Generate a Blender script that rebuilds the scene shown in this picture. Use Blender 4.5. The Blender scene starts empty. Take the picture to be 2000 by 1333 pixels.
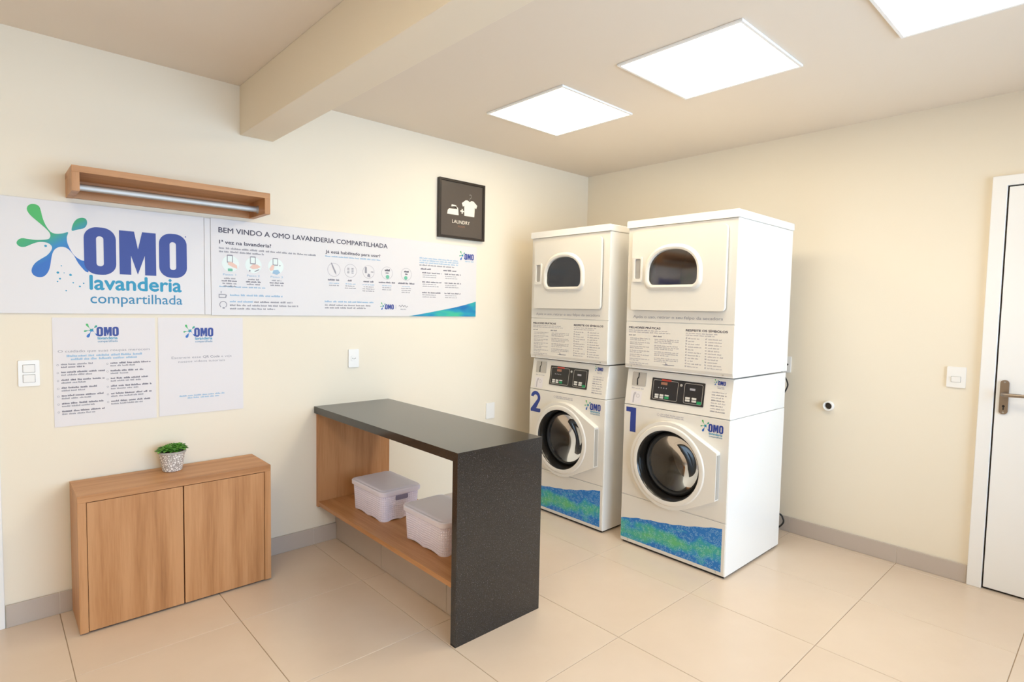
import bpy, bmesh, math, random
from mathutils import Vector, Matrix
from mathutils.geometry import tessellate_polygon

random.seed(7)
scene = bpy.context.scene
COL = scene.collection
PI = math.pi

# ------------------------------------------------------------------ camera
cam_data = bpy.data.cameras.new('camera')
cam = bpy.data.objects.new('camera', cam_data)
COL.objects.link(cam)
cam_data.sensor_fit = 'HORIZONTAL'
cam_data.sensor_width = 36.0
cam_data.lens = 1118.426 * 36.0 / 2000.0
cam_data.clip_start = 0.02
_R = Vector((0.73596396, -0.67674915, 0.01917376))
_U = Vector((0.02453357, 0.05496102, 0.99818705))
_F = Vector((0.67657605, 0.73415929, -0.0570524))
cam.matrix_world = Matrix(((_R.x, _U.x, -_F.x, -3.88833593),
                           (_R.y, _U.y, -_F.y, -3.28143879),
                           (_R.z, _U.z, -_F.z, 1.44262936),
                           (0, 0, 0, 1)))
scene.camera = cam

# ------------------------------------------------------------------ light and exposure
SKY_STRENGTH = 9.8
PANEL_STRENGTH = 9.9
PANEL_COLOR = (1.0, 0.87, 0.63, 1)
scene.view_settings.view_transform = 'Standard'
scene.view_settings.look = 'None'
scene.view_settings.gamma = 1.0
scene.view_settings.use_curve_mapping = False
scene.view_settings.exposure = 0.14
scene.cycles.use_adaptive_sampling = True
scene.cycles.adaptive_threshold = 0.04
scene.cycles.use_denoising = True
scene.cycles.max_bounces = 7
scene.cycles.diffuse_bounces = 5
scene.cycles.glossy_bounces = 4
scene.cycles.transmission_bounces = 4
scene.cycles.transparent_max_bounces = 8
scene.cycles.caustics_reflective = False
scene.cycles.caustics_refractive = False

world = bpy.data.worlds.new('sky')
scene.world = world
world.use_nodes = True
wbg = world.node_tree.nodes['Background']
wbg.inputs['Color'].default_value = (0.56, 0.77, 1.02, 1)
wbg.inputs['Strength'].default_value = SKY_STRENGTH

ROOM_X0, ROOM_Y0, CEIL = -5.30, -4.90, 2.592
WIN = (-4.00, -0.40, 0.45, 2.38)          # x0, x1, z0, z1 of the wide window behind the camera

portal = bpy.data.lights.new('window_portal', 'AREA')
portal.shape = 'RECTANGLE'
portal.size = WIN[1] - WIN[0]
portal.size_y = WIN[3] - WIN[2]
portal.cycles.is_portal = True
po = bpy.data.objects.new('window_portal', portal)
COL.objects.link(po)
po.location = ((WIN[0] + WIN[1]) / 2, ROOM_Y0 - 0.02, (WIN[2] + WIN[3]) / 2)
po.rotation_euler = (PI / 2, 0, 0)        # shines towards +y, into the room


# ------------------------------------------------------------------ materials
def lin(h):
    h = h.lstrip('#')
    out = []
    for i in (0, 2, 4):
        c = int(h[i:i + 2], 16) / 255
        out.append(c / 12.92 if c <= 0.04045 else ((c + 0.055) / 1.055) ** 2.4)
    return (out[0], out[1], out[2], 1)


class NT:
    def __init__(self, name):
        self.m = bpy.data.materials.new(name)
        self.m.use_nodes = True
        self.t = self.m.node_tree
        self.b = self.t.nodes['Principled BSDF']

    def n(self, kind, **kw):
        x = self.t.nodes.new(kind)
        for k, v in kw.items():
            if k in x.inputs.keys():
                x.inputs[k].default_value = v
            else:
                setattr(x, k, v)
        return x

    def l(self, a, b):
        self.t.links.new(a, b)

    def coord(self, scale=(1, 1, 1), loc=(0, 0, 0), rot=(0, 0, 0), which='Object'):
        tc = self.n('ShaderNodeTexCoord')
        mp = self.n('ShaderNodeMapping')
        mp.inputs['Scale'].default_value = scale
        mp.inputs['Location'].default_value = loc
        mp.inputs['Rotation'].default_value = rot
        self.l(tc.outputs[which], mp.inputs['Vector'])
        return mp.outputs['Vector']

    def noise(self, vec, scale, detail=3, rough=0.5):
        x = self.n('ShaderNodeTexNoise')
        x.inputs['Scale'].default_value = scale
        x.inputs['Detail'].default_value = detail
        x.inputs['Roughness'].default_value = rough
        self.l(vec, x.inputs['Vector'])
        return x.outputs['Fac']

    def ramp(self, fac, stops):
        x = self.n('ShaderNodeValToRGB')
        r = x.color_ramp
        while len(r.elements) < len(stops):
            r.elements.new(0.5)
        for e, (p, c) in zip(r.elements, stops):
            e.position = p
            e.color = c
        self.l(fac, x.inputs['Fac'])
        return x.outputs['Color']

    def bump(self, fac, strength, dist=0.002):
        x = self.n('ShaderNodeBump')
        x.inputs['Strength'].default_value = strength
        x.inputs['Distance'].default_value = dist
        self.l(fac, x.inputs['Height'])
        self.l(x.outputs['Normal'], self.b.inputs['Normal'])


def plain(name, col, rough=0.5, metal=0.0, spec=0.5, var=0.0, coat=0.0):
    t = NT(name)
    c = lin(col) if isinstance(col, str) else col
    t.b.inputs['Base Color'].default_value = c
    t.b.inputs['Roughness'].default_value = rough
    t.b.inputs['Metallic'].default_value = metal
    t.b.inputs['Specular IOR Level'].default_value = spec
    if coat:
        t.b.inputs['Coat Weight'].default_value = coat
        t.b.inputs['Coat Roughness'].default_value = 0.1
    if var:
        f = t.noise(t.coord(), 3.0, 4)
        lo = tuple(x * (1 - var) for x in c[:3]) + (1,)
        hi = tuple(min(1, x * (1 + var)) for x in c[:3]) + (1,)
        t.l(t.ramp(f, [(0.3, lo), (0.7, hi)]), t.b.inputs['Base Color'])
    return t.m


def paint(name, col, rough=0.75, bump=0.04):
    t = NT(name)
    t.b.inputs['Base Color'].default_value = lin(col)
    t.b.inputs['Roughness'].default_value = rough
    t.b.inputs['Specular IOR Level'].default_value = 0.25
    t.bump(t.noise(t.coord(), 140, 3), bump, 0.001)
    return t.m


def wood(name, axis):
    """oak laminate, grain running along the given axis"""
    t = NT(name)
    s = {'x': (0.6, 9, 9), 'y': (9, 0.6, 9), 'z': (9, 9, 0.6)}[axis]
    v = t.coord(scale=s)
    f1 = t.noise(v, 1.6, 2, 0.5)
    s2 = tuple(6 * q if q > 1 else 2.5 for q in s)
    f2 = t.noise(t.coord(scale=s2), 2.2, 3, 0.6)
    mx = t.n('ShaderNodeMath', operation='MULTIPLY_ADD')
    t.l(f2, mx.inputs[0])
    mx.inputs[1].default_value = 0.45
    t.l(f1, mx.inputs[2])
    col = t.ramp(mx.outputs[0], [(0.42, lin('9c6a42')), (0.62, lin('b17d50')), (0.85, lin('c28f62'))])
    t.l(col, t.b.inputs['Base Color'])
    t.b.inputs['Roughness'].default_value = 0.42
    t.b.inputs['Specular IOR Level'].default_value = 0.35
    t.bump(f2, 0.08, 0.001)
    return t.m


def tile_mat(name, a, b, rough):
    t = NT(name)
    f = t.noise(t.coord(which='Object'), 2.2, 5, 0.6)
    t.l(t.ramp(f, [(0.3, lin(a)), (0.7, lin(b))]), t.b.inputs['Base Color'])
    t.b.inputs['Roughness'].default_value = rough
    t.b.inputs['Specular IOR Level'].default_value = 0.5
    return t.m


def granite():
    t = NT('black_granite')
    v = t.coord()
    f = t.noise(v, 260, 2, 0.7)
    c = t.ramp(f, [(0.50, (0.010, 0.009, 0.009, 1)), (0.62, (0.030, 0.026, 0.024, 1)), (0.74, (0.16, 0.14, 0.13, 1))])
    t.l(c, t.b.inputs['Base Color'])
    t.b.inputs['Roughness'].default_value = 0.14
    t.b.inputs['Specular IOR Level'].default_value = 0.7
    return t.m


def sticker_mat():
    t = NT('printed_sticker')
    v = t.coord()
    sep = t.n('ShaderNodeSeparateXYZ')
    t.l(v, sep.inputs[0])
    nz = t.noise(t.coord(scale=(1, 1, 1.6)), 7, 3, 0.55)
    # green band rises to the right with the wavy upper edge
    m1 = t.n('ShaderNodeMath', operation='MULTIPLY_ADD')
    t.l(sep.outputs['X'], m1.inputs[0])
    m1.inputs[1].default_value = -0.09
    t.l(sep.outputs['Z'], m1.inputs[2])
    m2 = t.n('ShaderNodeMath', operation='SUBTRACT')
    t.l(m1.outputs[0], m2.inputs[0])
    m2.inputs[1].default_value = 0.075
    m3 = t.n('ShaderNodeMath', operation='ABSOLUTE')
    t.l(m2.outputs[0], m3.inputs[0])
    m4 = t.n('ShaderNodeMath', operation='MULTIPLY')
    t.l(m3.outputs[0], m4.inputs[0])
    m4.inputs[1].default_value = 5.0
    m5 = t.n('ShaderNodeMath', operation='MULTIPLY_ADD')
    t.l(nz, m5.inputs[0])
    m5.inputs[1].default_value = 1.35
    t.l(m4.outputs[0], m5.inputs[2])
    base = t.ramp(m5.outputs[0], [(0.55, lin('5fb57a')), (0.78, lin('3aa39a')), (0.95, lin('2a8cc0')), (1.2 - 0.2, lin('1f74c0'))])
    vo = t.n('ShaderNodeTexVoronoi')
    vo.inputs['Scale'].default_value = 60
    t.l(v, vo.inputs['Vector'])
    ring = t.ramp(vo.outputs['Distance'], [(0.30, (0, 0, 0, 1)), (0.36, (1, 1, 1, 1)), (0.44, (1, 1, 1, 1)), (0.5, (0, 0, 0, 1))])
    mix = t.n('ShaderNodeMixRGB')
    mf = t.n('ShaderNodeMath', operation='MULTIPLY')
    t.l(ring, mf.inputs[0])
    mf.inputs[1].default_value = 0.28
    t.l(mf.outputs[0], mix.inputs['Fac'])
    t.l(base, mix.inputs['Color1'])
    mix.inputs['Color2'].default_value = lin('b9e2e6')
    t.l(mix.outputs[0], t.b.inputs['Base Color'])
    t.b.inputs['Roughness'].default_value = 0.4
    return t.m


def splash_mat():
    t = NT('printed_splash')
    sep = t.n('ShaderNodeSeparateXYZ')
    tc = t.n('ShaderNodeTexCoord')
    t.l(tc.outputs['Generated'], sep.inputs[0])
    m1 = t.n('ShaderNodeMath', operation='MULTIPLY_ADD')
    t.l(sep.outputs['X'], m1.inputs[0])
    m1.inputs[1].default_value = -0.55
    t.l(sep.outputs['Z'], m1.inputs[2])
    t.l(t.ramp(m1.outputs[0], [(0.0, lin('1a62b4')), (0.16, lin('1b7fb6')), (0.34, lin('2b9c6c')), (0.6, lin('41ad55'))]), t.b.inputs['Base Color'])
    t.b.inputs['Roughness'].default_value = 0.45
    return t.m


def swoosh_mat():
    t = NT('printed_swoosh')
    f = t.noise(t.coord(scale=(3, 1, 9), rot=(0, 0.35, 0)), 1.5, 2)
    t.l(t.ramp(f, [(0.36, lin('176fae')), (0.48, lin('1f93b5')), (0.6, lin('3cb89a')), (0.75, lin('56c28a'))]), t.b.inputs['Base Color'])
    t.b.inputs['Roughness'].default_value = 0.45
    return t.m


def glass_mat(name, tint, gloss=0.03, ior=1.5):
    t = NT(name)
    tr = t.n('ShaderNodeBsdfTransparent')
    tr.inputs['Color'].default_value = tint
    gl = t.n('ShaderNodeBsdfGlossy')
    gl.inputs['Roughness'].default_value = gloss
    fr = t.n('ShaderNodeFresnel')
    fr.inputs['IOR'].default_value = ior
    mx = t.n('ShaderNodeMixShader')
    t.l(fr.outputs[0], mx.inputs[0])
    t.l(tr.outputs[0], mx.inputs[1])
    t.l(gl.outputs[0], mx.inputs[2])
    t.l(mx.outputs[0], t.t.nodes['Material Output'].inputs['Surface'])
    return t.m


def pot_mat():
    t = NT('patterned_ceramic')
    vo = t.n('ShaderNodeTexVoronoi', feature='DISTANCE_TO_EDGE')
    vo.inputs['Scale'].default_value = 90
    t.l(t.coord(), vo.inputs['Vector'])
    t.l(t.ramp(vo.outputs['Distance'], [(0.08, lin('a39a93')), (0.2, lin('f2ece6'))]), t.b.inputs['Base Color'])
    t.b.inputs['Roughness'].default_value = 0.6
    t.bump(vo.outputs['Distance'], 0.4, 0.003)
    return t.m


def leaf_mat():
    t = NT('succulent_leaf')
    f = t.noise(t.coord(), 45, 2)
    t.l(t.ramp(f, [(0.35, lin('35661b')), (0.55, lin('5a9630')), (0.72, lin('88b858'))]), t.b.inputs['Base Color'])
    t.b.inputs['Roughness'].default_value = 0.5
    return t.m


def emit(name, col, strength):
    t = NT(name)
    t.b.inputs['Base Color'].default_value = (0.9, 0.9, 0.9, 1)
    t.b.inputs['Emission Color'].default_value = col
    t.b.inputs['Emission Strength'].default_value = strength
    return t.m


M = dict(
    wall=paint('cream_wall_paint', 'ebe0cd'),
    ceil=paint('ceiling_paint', 'e6dacb'),
    floor=tile_mat('beige_porcelain', 'd6c1ab', 'dcc8b3', 0.24),
    grout=plain('beige_grout', 'a58e74', 0.9),
    skirt=tile_mat('taupe_porcelain', 'bbaea3', 'c2b5aa', 0.35),
    skirtgrout=plain('pale_grout', 'd5ccc0', 0.9),
    white=plain('white_plastic', 'efece8', 0.35),
    trim=plain('white_lacquer', 'f0eeec', 0.4),
    enamel=plain('white_enamel', 'eeebe6', 0.28, coat=0.2),
    enamel2=plain('white_enamel_panel', 'e3ddd3', 0.35),
    woodx=wood('oak_laminate_x', 'x'), woody=wood('oak_laminate_y', 'y'), woodz=wood('oak_laminate_z', 'z'),
    gap=plain('dark_gap', '2a211b', 0.9),
    granite=granite(),
    board=plain('white_sign_board', 'dfdad9', 0.45),
    paper=plain('white_paper', 'e2dcdc', 0.6),
    navy=plain('ink_navy', '2b3f8f', 0.5),
    teal=plain('ink_teal', '1c8fb4', 0.5),
    teal2=plain('ink_steel_blue', '2f7fa8', 0.5),
    inkd=plain('ink_dark', '4a4655', 0.6),
    inkg=plain('ink_grey', '9a979e', 0.6),
    inks=plain('ink_small_dark', '77737e', 0.6),
    inkl=plain('ink_pale_blue', '9dbcd4', 0.6),
    inkp=plain('ink_pale_grey', 'b9b4b8', 0.6),
    peach=plain('ink_peach', 'e8c3b4', 0.6),
    green=plain('ink_green', '6fb89a', 0.6),
    mint=plain('ink_mint', 'e3ece8', 0.6),
    splash=splash_mat(), swoosh=swoosh_mat(), sticker=sticker_mat(),
    frame=plain('black_frame', '2b2119', 0.4),
    slate=plain('charcoal_print', '544a42', 0.3, coat=0.2),
    cream=plain('cream_print', 'f1e6d4', 0.5),
    rust=plain('rust_print', '9c6a52', 0.5),
    alu=plain('brushed_aluminium', 'b9b6b2', 0.55, 1.0),
    steel=plain('stainless_steel', 'c4c1bd', 0.4, 0.8),
    nickel=plain('satin_nickel', '9b8f84', 0.35, 1.0),
    drum=plain('galvanised_drum', 'e2dbd0', 0.5, 0.0),
    black=plain('black_plastic', '17130f', 0.25, coat=0.3),
    rubber=plain('black_rubber', '1c1a19', 0.6),
    display=plain('black_display', '201a16', 0.2),
    ledred=emit('red_led', (1.0, 0.12, 0.05, 1), 0.5),
    red=plain('red_print', 'b03a2a', 0.4),
    btn=plain('grey_button', 'cfcbc4', 0.4),
    btng=plain('green_button', '1f8a55', 0.4),
    greyplate=plain('grey_plate', 'b8b2a9', 0.45, 0.3),
    shade=plain('grey_recess', 'a9a49e', 0.6),
    lilac=plain('grey_lilac_recess', '8b88a8', 0.6),
    basket=plain('white_woven_plastic', 'eeeafe', 0.45),
    lid=plain('white_lid_plastic', 'ebe7f8', 0.4),
    pot=pot_mat(), leaf=leaf_mat(), soil=plain('soil', '3a2a1c', 0.9),
    panel=emit('led_diffuser', PANEL_COLOR, PANEL_STRENGTH),
    winglass=glass_mat('window_glass', (0.97, 0.98, 0.98, 1)),
    dryglass=glass_mat('dryer_glass', (0.90, 0.86, 0.82, 1), 0.06, 1.8),
    washglass=glass_mat('washer_glass', (0.86, 0.86, 0.86, 1)),
    pvc=plain('white_pvc', 'f2f0ec', 0.35),
    dark=plain('dark_inside', '3b352e', 0.9),
)


# ------------------------------------------------------------------ mesh building
class MB:
    def __init__(self):
        self.v, self.f = [], []

    def add(self, vs, fs):
        o = len(self.v)
        self.v += [tuple(p) for p in vs]
        self.f += [tuple(i + o for i in q) for q in fs]
        return self

    def box(self, x0, y0, z0, x1, y1, z1):
        vs = [(x0, y0, z0), (x1, y0, z0), (x1, y1, z0), (x0, y1, z0), (x0, y0, z1), (x1, y0, z1), (x1, y1, z1), (x0, y1, z1)]
        return self.add(vs, [(0, 3, 2, 1), (4, 5, 6, 7), (0, 1, 5, 4), (1, 2, 6, 5), (2, 3, 7, 6), (3, 0, 4, 7)])

    def prism(self, outer, y0, y1, holes=(), f=None):
        """2D outline (x, z) pushed from depth y0 (back) to y1 (front); f maps (x, y, z)"""
        f = f or (lambda x, y, z: (x, y, z))
        loops = [outer] + list(holes)
        flat = [p for lp in loops for p in lp]
        n = len(flat)
        tris = tessellate_polygon([[Vector((a, b, 0)) for a, b in lp] for lp in loops])
        vs = [f(a, y1, b) for a, b in flat] + [f(a, y0, b) for a, b in flat]
        fs = []
        for t in tris:
            fs.append(tuple(t))
            fs.append(tuple(i + n for i in reversed(t)))
        k = 0
        for lp in loops:
            m = len(lp)
            for i in range(m):
                j = (i + 1) % m
                fs.append((k + i, k + j, n + k + j, n + k + i))
            k += m
        return self.add(vs, fs)

    def flat(self, outer, y, holes=(), f=None):
        f = f or (lambda x, y, z: (x, y, z))
        loops = [outer] + list(holes)
        flat = [p for lp in loops for p in lp]
        tris = tessellate_polygon([[Vector((a, b, 0)) for a, b in lp] for lp in loops])
        return self.add([f(a, y, b) for a, b in flat], [tuple(t) for t in tris])

    def rect(self, x0, z0, x1, z1, y, f=None):
        f = f or (lambda x, y, z: (x, y, z))
        return self.add([f(x0, y, z0), f(x1, y, z0), f(x1, y, z1), f(x0, y, z1)], [(0, 1, 2, 3)])

    def lathe_y(self, cx, cz, prof, n=64):
        """profile [(r, y)] turned about the y axis through (cx, cz)"""
        rings = []
        for r, y in prof:
            if r < 1e-6:
                rings.append([(cx, y, cz)])
            else:
                rings.append([(cx + r * math.cos(2 * PI * i / n), y, cz + r * math.sin(2 * PI * i / n)) for i in range(n)])
        return self.rings(rings)

    def lathe_z(self, cx, cy, prof, n=40):
        rings = []
        for r, z in prof:
            if r < 1e-6:
                rings.append([(cx, cy, z)])
            else:
                rings.append([(cx + r * math.cos(2 * PI * i / n), cy + r * math.sin(2 * PI * i / n), z) for i in range(n)])
        return self.rings(rings)

    def rings(self, rings, close=True):
        o = len(self.v)
        idx = []
        for r in rings:
            idx.append(list(range(len(self.v), len(self.v) + len(r))))
            self.v += [tuple(p) for p in r]
        for a, b in zip(idx, idx[1:]):
            if len(a) == 1 and len(b) == 1:
                continue
            n = max(len(a), len(b))
            for i in range(n):
                j = (i + 1) % n
                if len(a) == 1:
                    self.f.append((a[0], b[i], b[j]))
                elif len(b) == 1:
                    self.f.append((a[i], b[0], a[j]))
                else:
                    self.f.append((a[i], b[i], b[j], a[j]))
        return self

    def cap(self, ring):
        o = len(self.v)
        self.v += [tuple(p) for p in ring]
        self.f.append(tuple(range(o, o + len(ring))))
        return self

    def tube(self, pts, r, n=10):
        pts = [Vector(p) for p in pts]
        rings = []
        for i, p in enumerate(pts):
            d = (pts[min(i + 1, len(pts) - 1)] - pts[max(i - 1, 0)]).normalized()
            a = d.cross(Vector((0.31, 0.17, 0.93)))
            if a.length < 1e-4:
                a = d.cross(Vector((1, 0, 0)))
            a.normalize()
            b = d.cross(a)
            rr = r[i] if isinstance(r, (list, tuple)) else r
            rings.append([p + rr * (math.cos(2 * PI * k / n) * a + math.sin(2 * PI * k / n) * b) for k in range(n)])
        self.rings([[pts[0]]] + rings + [[pts[-1]]])
        return self

    def build(self, name, mat, parent=None, bevel=0.0, smooth=False, seg=2, weld=True, recalc=True):
        me = bpy.data.meshes.new(name)
        me.from_pydata(self.v, [], self.f)
        bm = bmesh.new()
        bm.from_mesh(me)
        if weld:
            bmesh.ops.remove_doubles(bm, verts=bm.verts, dist=1e-5)
        if recalc:
            bmesh.ops.recalc_face_normals(bm, faces=bm.faces)
        bm.to_mesh(me)
        bm.free()
        me.materials.append(M[mat] if isinstance(mat, str) else mat)
        o = bpy.data.objects.new(name, me)
        COL.objects.link(o)
        if parent:
            o.parent = parent
        if smooth:
            for p in me.polygons:
                p.use_smooth = True
            me.set_sharp_from_angle(angle=math.radians(35))
        if bevel:
            md = o.modifiers.new('bevel', 'BEVEL')
            md.width = bevel
            md.segments = seg
            md.limit_method = 'ANGLE'
            md.angle_limit = math.radians(40)
        return o


def tag(o, label=None, cat=None, group=None, kind=None):
    if label:
        o['label'] = label
    if cat:
        o['category'] = cat
    if group:
        o['group'] = group
    if kind:
        o['kind'] = kind
    return o


def thing(name, label, cat, loc=(0, 0, 0), rz=0.0, group=None):
    o = bpy.data.objects.new(name, None)
    COL.objects.link(o)
    o.empty_display_size = 0.05
    o.location = loc
    o.rotation_euler = (0, 0, rz)
    return tag(o, label, cat, group)


def copy_tree(o, parent=None):
    c = o.copy()
    COL.objects.link(c)
    c.parent = parent
    for ch in [x for x in bpy.data.objects if x.parent is o]:
        copy_tree(ch, c)
    return c


def rrect(x0, z0, x1, z1, r, n=6):
    pts = []
    for cx, cz, a0 in ((x1 - r, z0 + r, -90), (x1 - r, z1 - r, 0), (x0 + r, z1 - r, 90), (x0 + r, z0 + r, 180)):
        for i in range(n + 1):
            a = math.radians(a0 + 90 * i / n)
            pts.append((cx + r * math.cos(a), cz + r * math.sin(a)))
    return pts


def circ(cx, cz, r, n=24):
    return [(cx + r * math.cos(2 * PI * i / n), cz + r * math.sin(2 * PI * i / n)) for i in range(n)]


# ---- lettering
_tcache = {}


def glyphs(s, bold=0.0):
    k = (s, bold)
    if k in _tcache:
        return _tcache[k]
    cu = bpy.data.curves.new('glyphs', 'FONT')
    cu.body = s
    cu.size = 1.0
    cu.resolution_u = 3
    cu.offset = bold
    o = bpy.data.objects.new('glyphs', cu)
    COL.objects.link(o)
    dg = bpy.context.evaluated_depsgraph_get()
    dg.update()
    me = bpy.data.meshes.new_from_object(o.evaluated_get(dg))
    vs = [(p.co.x, p.co.y) for p in me.vertices]
    fs = [tuple(p.vertices) for p in me.polygons]
    bpy.data.objects.remove(o)
    bpy.data.curves.remove(cu)
    bpy.data.meshes.remove(me)
    _tcache[k] = (vs, fs)
    return _tcache[k]


def text(mb, s, x, z, w=None, h=None, bold=0.0, align='l', y=-0.001, f=None):
    """lettering with its baseline at z; w = width of the line, h = cap height"""
    f = f or (lambda a, b, c: (a, b, c))
    vs, fs = glyphs(s, 0.0)
    x0 = min(p[0] for p in vs)
    x1 = max(p[0] for p in vs)
    cap = 0.70
    if w and h:
        sx, sz = w / (x1 - x0), h / cap
    elif w:
        sx = sz = w / (x1 - x0)
    else:
        sx = sz = h / cap
    wd = (x1 - x0) * sx
    ox = {'l': x, 'c': x - wd / 2, 'r': x - wd}[align]
    for k, (ex, ez) in enumerate(((0, 0), (1, 0), (-1, 0), (0, 1), (0, -1)) if bold else ((0, 0),)):
        mb.add([f(ox + (a - x0 + ex * bold) * sx, y - 0.00002 * k, z + (b + ez * bold) * sz) for a, b in vs], fs)


def greek(mb, x, z, w, h, y=-0.001, f=None, dens=1.0):
    """one line of print too small to read: word-length runs"""
    f = f or (lambda a, b, c: (a, b, c))
    p = x
    while p < x + w - h * 0.6:
        L = min(random.uniform(2.0, 6.0) * h, x + w - p)
        q = p
        while q < p + L - 0.3 * h:
            cw = h * random.choice((0.5, 0.6, 0.7))
            hh = h * random.choice((0.8, 0.8, 1.0, 1.2))
            mb.add([f(q, y, z), f(q + cw * 0.8, y, z), f(q + cw * 0.8, y, z + hh), f(q, y, z + hh)], [(0, 1, 2, 3)])
            q += cw
        p += L + 0.7 * h


# ---- the splash logo, in millimetres from the lower left corner of the first letter
SPLASH = [(-195, 268), (-191, 285), (-179, 294), (-164, 294), (-153, 286), (-148, 268), (-143, 240), (-135, 213), (-124, 191), (-113, 178), (-97, 174), (-74, 178), (-55, 185), (-60, 163), (-59, 140), (-52, 117), (-39, 89), (-25, 73), (-8, 62), (6, 56), (16, 12), (7, 12), (-2, 21), (-21, 49), (-34, 78), (-50, 103), (-66, 116), (-85, 117), (-101, 107), (-111, 89), (-117, 60), (-121, 31), (-128, 5), (-142, -16), (-160, -22), (-177, -15), (-185, 1), (-182, 21), (-170, 42), (-149, 61), (-131, 76), (-117, 97), (-113, 115), (-123, 128), (-139, 133), (-161, 131), (-183, 120), (-205, 107), (-222, 107), (-232, 119), (-228, 133), (-215, 143), (-196, 142), (-170, 140), (-143, 143), (-125, 148), (-118, 160), (-120, 175), (-131, 191), (-148, 209), (-168, 229), (-185, 247)]
DROP = [(-41, 193), (-40, 212), (-31, 236), (-17, 251), (0, 256), (12, 250), (15, 233), (9, 216), (-3, 206), (-22, 200)]
DOTS = [(-135, 117, 5), (-95, 2, 5), (-50, -6, 5), (-88, -25, 4), (-97, -38, 3), (-17, -57, 4), (-67, -78, 3), (-41, -41, 3), (-3, -42, 3), (-82, 33, 2.5), (-73, 2, 2)]


def smoothloop(pts, n=3):
    out = []
    m = len(pts)
    for i in range(m):
        p0, p1, p2, p3 = (pts[(i + k - 1) % m] for k in range(4))
        for j in range(n):
            t = j / n
            out.append(tuple(0.5 * ((2 * p1[a]) + (-p0[a] + p2[a]) * t + (2 * p0[a] - 5 * p1[a] + 4 * p2[a] - p3[a]) * t * t + (-p0[a] + 3 * p1[a] - 3 * p2[a] + p3[a]) * t ** 3) for a in (0, 1)))
    return out


def logo(parent, x, z, s, y, sub=True, dots=True, n=3, f=None, subdy=0):
    """x, z = foot of the first letter, s = scale (1 = the big sign), y = depth of the print"""
    def P(pts):
        return [(x + a * s / 1000, z + b * s / 1000) for a, b in pts]
    mb = MB()
    mb.flat(P(smoothloop(SPLASH, n)), y, f=f)
    mb.flat(P(smoothloop(DROP, n)), y, f=f)
    sp = mb.build('splash_emblem', 'splash', parent, recalc=False)
    if dots:
        mb = MB()
        for a, b, r in DOTS:
            mb.flat(P(circ(a, b, r, 10)), y, f=f)
        tag(mb.build('emblem_dots', 'teal', parent, recalc=False), kind='stuff')
    mb = MB()
    yl = y - 0.0003
    for x0 in (1, 299):
        mb.flat(P(rrect(x0, 1, x0 + 122, 219, 52, 8)), yl, [P(rrect(x0 + 46, 40, x0 + 74, 178, 13, 5))], f=f)
    mb.flat(P([(136, 7), (136, 214), (196, 214), (211, 130), (229, 214), (286, 214), (286, 7), (239, 7), (239, 101), (209, 9), (182, 99), (182, 7)]), yl, f=f)
    mb.flat(P(circ(416, 210, 3, 10)), yl, f=f)
    o = mb.build('brand_lettering', 'navy', parent, recalc=False)
    if sub:
        mb = MB()
        text(mb, 'lavanderia', x + 0.021 * s, z - 0.068 * s, w=0.373 * s, bold=0.025, y=y, f=f)
        mb.build('subtitle_lettering', 'teal', parent, recalc=False)
        mb = MB()
        text(mb, 'compartilhada', x + 0.021 * s, z - 0.132 * s, w=0.377 * s, bold=0.006, y=y, f=f)
        mb.build('subtitle_lettering', 'teal2', parent, recalc=False)


# ================================================================== THE SETTING
# floor: slab with every tile laid on it
mb = MB().box(ROOM_X0, ROOM_Y0, -0.10, 0, 0, -0.0025)
floor = tag(mb.build('floor', 'grout'), 'beige porcelain tiled floor of the laundry room', None, kind='structure')
P_ = 0.602
xs = sorted(set([ROOM_X0, 0.0] + [-0.657 - P_ * k for k in range(-1, 9) if ROOM_X0 < -0.657 - P_ * k < 0]))
ys = sorted(set([ROOM_Y0, 0.0] + [-0.609 - P_ * k for k in range(-1, 9) if ROOM_Y0 < -0.609 - P_ * k < 0]))
tile_cache = {}
G = 0.0013
for x0, x1 in zip(xs, xs[1:]):
    for y0, y1 in zip(ys, ys[1:]):
        key = (round(x1 - x0, 4), round(y1 - y0, 4))
        w, h = key
        if w < 0.01 or h < 0.01:
            continue
        if key not in tile_cache:
            b = 0.0012
            m = MB()
            a0, a1, c0, c1 = G, w - G, G, h - G
            r0 = [(a0, c0, -0.008), (a1, c0, -0.008), (a1, c1, -0.008), (a0, c1, -0.008)]
            r1 = [(a0, c0, -b), (a1, c0, -b), (a1, c1, -b), (a0, c1, -b)]
            r2 = [(a0 + b, c0 + b, 0), (a1 - b, c0 + b, 0), (a1 - b, c1 - b, 0), (a0 + b, c1 - b, 0)]
            m.rings([r0, r1, r2]).cap(r2)
            o = m.build('floor_tile', 'floor', floor)
            tile_cache[key] = o.data
        else:
            o = bpy.data.objects.new('floor_tile', tile_cache[key])
            COL.objects.link(o)
            o.parent = floor
        o.location = (x0, y0, 0)

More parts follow.
